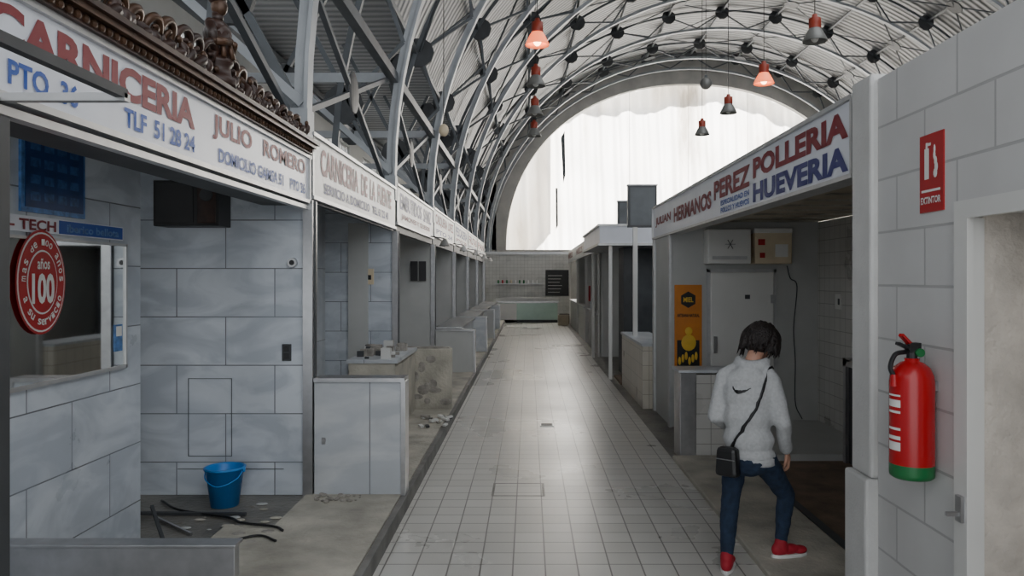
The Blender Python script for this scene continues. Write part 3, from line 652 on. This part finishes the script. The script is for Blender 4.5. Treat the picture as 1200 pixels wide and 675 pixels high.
b.tube(spline([(ex-.02,ey+.01,ez+.56),(ex-.07,ey-.0,ez+.55),(ex-.095,ey-.01,ez+.50),(ex-.085,ey-.02,ez+.46)],8),.010,m_black)
b.frus((ex-.085,ey-.02,ez+.47),.012,(ex-.085,ey-.02,ez+.42),.016,m_ext)
b.box(ex+.08,XR,ey-.03,ey+.03,ez+.40,ez+.44,m_inox); b.obj('valve_and_hose',g)
g=empty('extinguisher_wall_sign'); b=MB(); b.box(XR-.006,XR,3.14,3.33,2.08,2.41,m_sred); b.obj('plate',g)
b=MB(); x=XR-.008
b.box(x-.001,x,3.25,3.285,2.22,2.35,m_labelw); b.box(x-.001,x,3.26,3.275,2.35,2.375,m_labelw); b.box(x-.001,x,3.235,3.26,2.36,2.372,m_labelw)
for i in range(5): b.ell((x,3.20-.008*math.sin(i*1.4),2.24+i*.025),(.002,.016-.002*i,.02),m_labelw,None,8,5)
b.obj('pictogram',g)
text('EXTINTOR',(x+.002,3.315,2.115),nx,.16,.03,m_labelw,g,'lettering',ext=.003)
b=MB(); b.box(x-.001,x,3.16,3.31,2.165,2.175,m_labelw); b.obj('rule',g)

# ------------------------------------------------------------ pendant lamps
def pendant(x,y,z,lit):
    g=empty('pendant_lamp'); b=MB()
    b.frus((x,y,z+.42),.008,(x,y,min(CZ+VS*math.sqrt(max(0,(R+.8)**2-(x-CX)**2)),12)),.008,m_black,6)
    b.lathe((x,y,z),[(0,.45),(.04,.45),(.05,.40),(.10,.38),(.10,.22),(.09,.20)],m_lampr,20)
    b.lathe((x,y,z),[(.09,.22),(.13,.16),(.18,.06),(.205,.0),(.20,-.01),(.17,.05),(.12,.14),(.08,.2)],m_lit if lit else m_shade,24)
    b.ell((x,y,z+.07),(.07,.07,.09),m_bulb if lit else m_labelw)
    b.obj('lamp',g,smooth=True)
for k in range(4):
    pendant(.14,13.1+2.8*k,5.78,k==0); pendant(4.8,12.9+2.8*k,5.78,k==1)
g=empty('globe_lamp'); b=MB(); b.ell((4.95,21.5,7.25),.17,m_shade); b.frus((4.95,21.5,7.4),.008,(4.95,21.5,11.2),.008,m_black,6); b.frus((4.95,21.5,7.38),.05,(4.95,21.5,7.48),.04,m_steelp); b.obj('lamp',g,smooth=True)
g=empty('globe_lamp'); b=MB(); b.ell((-1.2,10.8,3.88),(.07,.07,.09),m_card); b.frus((-1.2,10.8,3.95),.006,(-1.2,10.8,6.7),.006,m_black,6); b.obj('lamp',g,smooth=True)

# ------------------------------------------------------------ woman
W=empty('woman_in_hoodie')
fd=Vector((.5,.87,0)).normalized(); rt=Vector((.87,-.5,0)).normalized(); up=Vector((0,0,1))
def rotm(f,r,u): return Matrix((r,f,u)).transposed()
RB=rotm(fd,rt,up)
tx2=bpy.data.textures.new('cloth_folds','CLOUDS'); tx2.noise_scale=.14
b=MB(); H=m_hood
b.ell((1.375,4.80,.70),(.165,.12,.07),H,RB); b.ell((1.37,4.80,.80),(.162,.12,.12),H,RB); b.ell((1.37,4.81,.93),(.158,.12,.14),H,RB)
b.ell((1.375,4.835,1.06),(.168,.12,.14),H,RB); b.ell((1.385,4.86,1.15),(.165,.105,.10),H,RB); b.ell((1.40,4.875,1.21),(.12,.085,.06),H,RB)
sR=Vector((1.515,4.785,1.155)); sL=Vector((1.262,4.93,1.165))
eR=Vector((1.560,4.72,.91)); wR=Vector((1.615,4.83,.735)); eL=Vector((1.19,4.90,.92)); wL=Vector((1.31,5.06,.83))
b.cap(sR,.060,eR,.052,H); b.cap(eR,.052,wR,.040,H); b.cap(sL,.060,eL,.055,H); b.cap(eL,.052,wL,.040,H)
b.cap(wR-(wR-eR)*.12,.042,wR,.042,H)
nk=Vector((1.415,4.88,1.25))
b.cap(nk-rt*.07+up*-.01,.045,sL+up*.01,.055,H); b.cap(nk+rt*.07+up*-.01,.045,sR+up*.01,.055,H)
hp_=[]
for i in range(9):
    a=pi*(i/8)
    c=nk+rt*(.088*math.cos(a))-fd*(.085*math.sin(a)-.02)+up*(.022-.03*math.sin(a)); hp_.append(c)
for i in range(8): b.cap(hp_[i],.030+.012*math.sin(pi*i/8),hp_[i+1],.030+.012*math.sin(pi*(i+1)/8),H,10)
b.ell(nk-fd*.085+up*-.05,(.085,.045,.06),H,RB); b.ell(nk-fd*.095+up*-.09,(.04,.035,.05),H,RB)
ho=b.obj('hoodie',W,remesh=.010,smo=6)
d=ho.modifiers.new('folds','DISPLACE'); d.texture=tx2; d.strength=.022; d.mid_level=.5
b=MB(); n=36; vs=[]
for z,s in((.645,.94),(.65,.985),(.69,.985),(.70,.95)):
    for i in range(n):
        a=2*pi*i/n; vs.append(Vector((1.375,4.80,z))+RB@Vector((.162*s*math.cos(a),.12*s*math.sin(a),0)))
fs=[(j*n+i,j*n+(i+1)%n,(j+1)*n+(i+1)%n,(j+1)*n+i) for j in range(3) for i in range(n)]
b.add(vs,fs,H); b.obj('hoodie_hem',W,smooth=True)
b=MB(); J=m_jean
hR=Vector((1.45,4.765,.68)); hL=Vector((1.30,4.84,.68)); kR=Vector((1.640,4.90,.42)); kL=Vector((1.265,4.83,.39)); aR=Vector((1.585,4.82,.16)); aL=Vector((1.205,4.68,.11))
b.ell((1.375,4.80,.70),(.150,.112,.10),J,RB); b.ell(Vector((1.375,4.80,.66))-fd*.03,(.142,.095,.09),J,RB)
b.cap(hR,.083,kR,.057,J); b.cap(kR,.055,kR+(aR-kR)*.4-fd*.012,.053,J); b.cap(kR+(aR-kR)*.4-fd*.012,.053,aR,.038,J)
b.cap(hL,.083,kL,.057,J); b.cap(kL,.055,kL+(aL-kL)*.4-fd*.012,.053,J); b.cap(kL+(aL-kL)*.4-fd*.012,.053,aL,.038,J)
jo=b.obj('jeans',W,remesh=.010,smo=4)
tx3=bpy.data.textures.new('jean_folds','CLOUDS'); tx3.noise_scale=.07
d=jo.modifiers.new('folds','DISPLACE'); d.texture=tx3; d.strength=.014; d.mid_level=.5
def shoe(an,dr,zf,name):
    dr=Vector(dr).normalized(); sd=Vector((dr.y,-dr.x,0)); Rr=rotm(dr,sd,up); c=Vector((an.x,an.y,zf))
    b=MB(); b.ell(c-dr*.02+up*.05,(.037,.05,.045),m_shoe,Rr); b.ell(c+dr*.05+up*.045,(.038,.075,.035),m_shoe,Rr); b.ell(c+dr*.125+up*.035,(.040,.055,.028),m_shoe,Rr); b.cap(c+up*.05,.040,c+up*.095-dr*.005,.040,m_shoe)
    b.obj(name+'_upper',W,remesh=.007,smo=3)
    b=MB(); n=28; vs=[]
    for z in(.0,.022):
        for i in range(n):
            a=2*pi*i/n; y=.125*math.sin(a)+.055; w=.042+(.006 if y>.1 else 0); vs.append(c+Rr@Vector((w*math.cos(a),y,z)))
    b.add(vs,[tuple(range(n))[::-1],tuple(range(n,2*n))]+[(i,(i+1)%n,n+(i+1)%n,n+i) for i in range(n)],m_sole); b.obj(name+'_sole',W,bevel=.004)
shoe(aR,(.96,.25,0),.051,'shoe_right'); shoe(aL,(.35,.93,0),.013,'shoe_left')
fh=Vector((.62,.66,-.50)).normalized(); rh=fh.cross(up).normalized(); uh=rh.cross(fh).normalized(); RH=rotm(fh,rh,uh)
hc=Vector((1.495,4.94,1.385))
def hp(x,y,z): return hc+rh*x+fh*y+uh*z
b=MB(); S=m_skin
b.ell(hp(0,-.01,.02),(.074,.09,.088),S,RH); b.ell(hp(0,.025,-.045),(.053,.056,.056),S,RH); b.ell(hp(0,.055,-.082),(.025,.022,.02),S,RH)
b.cap(hp(0,.084,.005),.009,hp(0,.100,-.028),.013,S); b.ell(hp(0,.090,-.03),(.018,.012,.009),S,RH)
for s in(-1,1): b.ell(hp(s*.077,-.005,-.01),(.012,.018,.032),S,RH); b.ell(hp(s*.03,.072,.022),(.022,.01,.008),S,RH)
b.ell(hp(0,.079,-.055),(.022,.008,.006),S,RH); b.cap(hp(0,-.03,-.05),.048,nk,.052,S)
b.obj('head',W,remesh=.0055,smo=2)
b=MB()
for s in(-1,1): b.ell(hp(s*.03,.079,.004),(.012,.008,.007),m_labelw,RH); b.ell(hp(s*.03,.085,.004),(.005,.004,.005),m_black,RH)
b.obj('eyes',W,smooth=True)
b=MB(); b.ell(hp(0,.088,-.056),(.020,.004,.005),M('lips',(.4,.12,.1),.5),RH); b.obj('mouth',W,smooth=True)
b=MB(); Hh=m_hair
b.ell(hp(0,-.025,.035),(.102,.102,.095),Hh,RH); b.ell(hp(0,-.05,-.015),(.098,.075,.08),Hh,RH)
for i in range(70):
    a=random.uniform(-pi*.16,pi*1.16)
    d0=Vector((math.cos(a),-math.sin(a)*1.0,0))
    st=hp(d0.x*.05,d0.y*.05-.02,.10+random.uniform(-.01,.02)); mid=hp(d0.x*.112,d0.y*.10-.02,.02+random.uniform(-.02,.02)); en=hp(d0.x*(.105+random.uniform(-.03,.04)),d0.y*.09-.02+random.uniform(-.02,.01),-.085+random.uniform(-.045,.04))
    b.tube(spline([st,mid,en],5),[.013,.015,.016,.017,.017,.016,.014,.012,.009,.006,.003],Hh,7)
for i in range(8):
    x=-.06+.12*i/7; b.tube(spline([hp(x*.6,.02,.12),hp(x,.075,.095),hp(x*1.25,.092,.045)],4),[.014,.016,.016,.015,.014,.012,.010,.007,.003],Hh,6)
b.obj('hair',W,remesh=.005,smo=1)
def hand(wr,dr,palm,name,side):
    dr=Vector(dr).normalized(); pn=Vector(palm); pn=(pn-dr*pn.dot(dr)).normalized(); sd=dr.cross(pn)*side
    R3=rotm(dr,sd,pn); b=MB()
    b.cap(wr-dr*.04,.023,wr+dr*.01,.023,S); b.ell(wr+dr*.045,(.036,.048,.016),S,R3)
    for i,(off,l) in enumerate(((.027,.068),(.009,.076),(-.009,.071),(-.026,.055))):
        p0=wr+dr*.075+sd*off; p1=p0+dr*l*.5+pn*.008; p2=p1+dr*l*.28+pn*.018; p3=p2+dr*l*.12+pn*.02
        b.cap(p0,.0095,p1,.0088,S,8); b.cap(p1,.0088,p2,.008,S,8); b.cap(p2,.008,p3,.0068,S,8)
    t0=wr+dr*.02+sd*.028; t1=t0+dr*.03+sd*.022+pn*.01; t2=t1+dr*.03+sd*.004+pn*.012
    b.cap(t0,.012,t1,.0105,S,8); b.cap(t1,.0105,t2,.0085,S,8)
    b.obj(name,W,remesh=.0035,smo=1)
hand(wR+(wR-eR).normalized()*.025,(.30,.30,-.85),(-.7,.3,0),'hand_right',-1)
hand(wL+(wL-eL).normalized()*.02,(.6,.6,-.4),(.4,-.6,-.2),'hand_left',1)
def ribbon(pts,w,name,mat,off=.006,target=None,wdir=None,th=.004):
    P=spline(pts,10); vs=[];fs=[]
    for i,p in enumerate(P):
        dd=(P[min(i+1,len(P)-1)]-P[max(i-1,0)]).normalized(); out=(p-Vector((1.38,4.83,p.z))).normalized(); s=dd.cross(out).normalized()
        ww=w if wdir is None else w*max(.15,math.sin(pi*(i+.3)/len(P))*wdir)
        vs+=[p-s*ww/2,p+s*ww/2]
    fs=[(2*i,2*i+1,2*i+3,2*i+2) for i in range(len(P)-1)]
    bb=MB(); bb.add(vs,fs,mat); o=bb.obj(name,W,smooth=True)
    if target:
        m=o.modifiers.new('sw','SHRINKWRAP'); m.target=target; m.wrap_method='NEAREST_SURFACEPOINT'; m.wrap_mode='ABOVE_SURFACE'; m.offset=off
    m=o.modifiers.new('so','SOLIDIFY'); m.thickness=th; m.offset=1
    return o
ribbon([(1.51,4.93,1.20),(1.49,4.80,1.22),(1.45,4.72,1.15),(1.39,4.67,1.02),(1.31,4.68,.90),(1.245,4.71,.80),(1.21,4.72,.74)],.020,'bag_strap',m_black,target=ho)
b=MB(); bc=Vector((1.215,4.69,.68)); ax=Vector((.75,-.6,0)).normalized(); ay=Vector((.6,.75,0)).normalized(); vs=[]
RBg=rotm(ay,ax,up)
for x in(-1,1):
    for y in(-1,1):
        for z in(-1,1): vs.append(bc+RBg@Vector((x*.075*(1 if z<0 else .85),y*.04,z*.09)))
b.add(vs,[(0,1,3,2),(4,6,7,5),(0,4,5,1),(2,3,7,6),(0,2,6,4),(1,5,7,3)],m_black); b.obj('shoulder_bag',W,bevel=.025)
b=MB(); b.tube([bc+RBg@Vector((x,-.044,.02)) for x in(-.06,-.03,0,.03,.06)],.003,m_inox,6); b.obj('bag_zip',W)
ribbon([(1.235,4.755,1.150),(1.240,4.74,1.118),(1.265,4.725,1.105),(1.31,4.70,1.115),(1.36,4.69,1.140)],.026,'hoodie_print',m_black,off=.003,target=ho,wdir=1,th=.002)

# ------------------------------------------------------------ light
w=bpy.data.worlds.new('sky'); sc.world=w; w.use_nodes=True; nt=w.node_tree
bg=nt.nodes['Background']; bg.inputs['Color'].default_value=(.93,.965,1,1); bg.inputs['Strength'].default_value=2.35
s=bpy.data.lights.new('sun','SUN'); s.energy=40; s.angle=.12; s.color=(1,.96,.90)
so=bpy.data.objects.new('sun',s); COL.objects.link(so); so.rotation_euler=Vector((0,-1,-.5)).to_track_quat('-Z','Y').to_euler()

cam=bpy.data.cameras.new('camera'); co=bpy.data.objects.new('camera',cam); COL.objects.link(co); sc.camera=co
co.location=(0,0,1.8); co.rotation_euler=(pi/2,0,0); cam.sensor_width=36; cam.lens=27; cam.shift_x=-20/1200; cam.shift_y=-11.5/1200; cam.clip_end=200
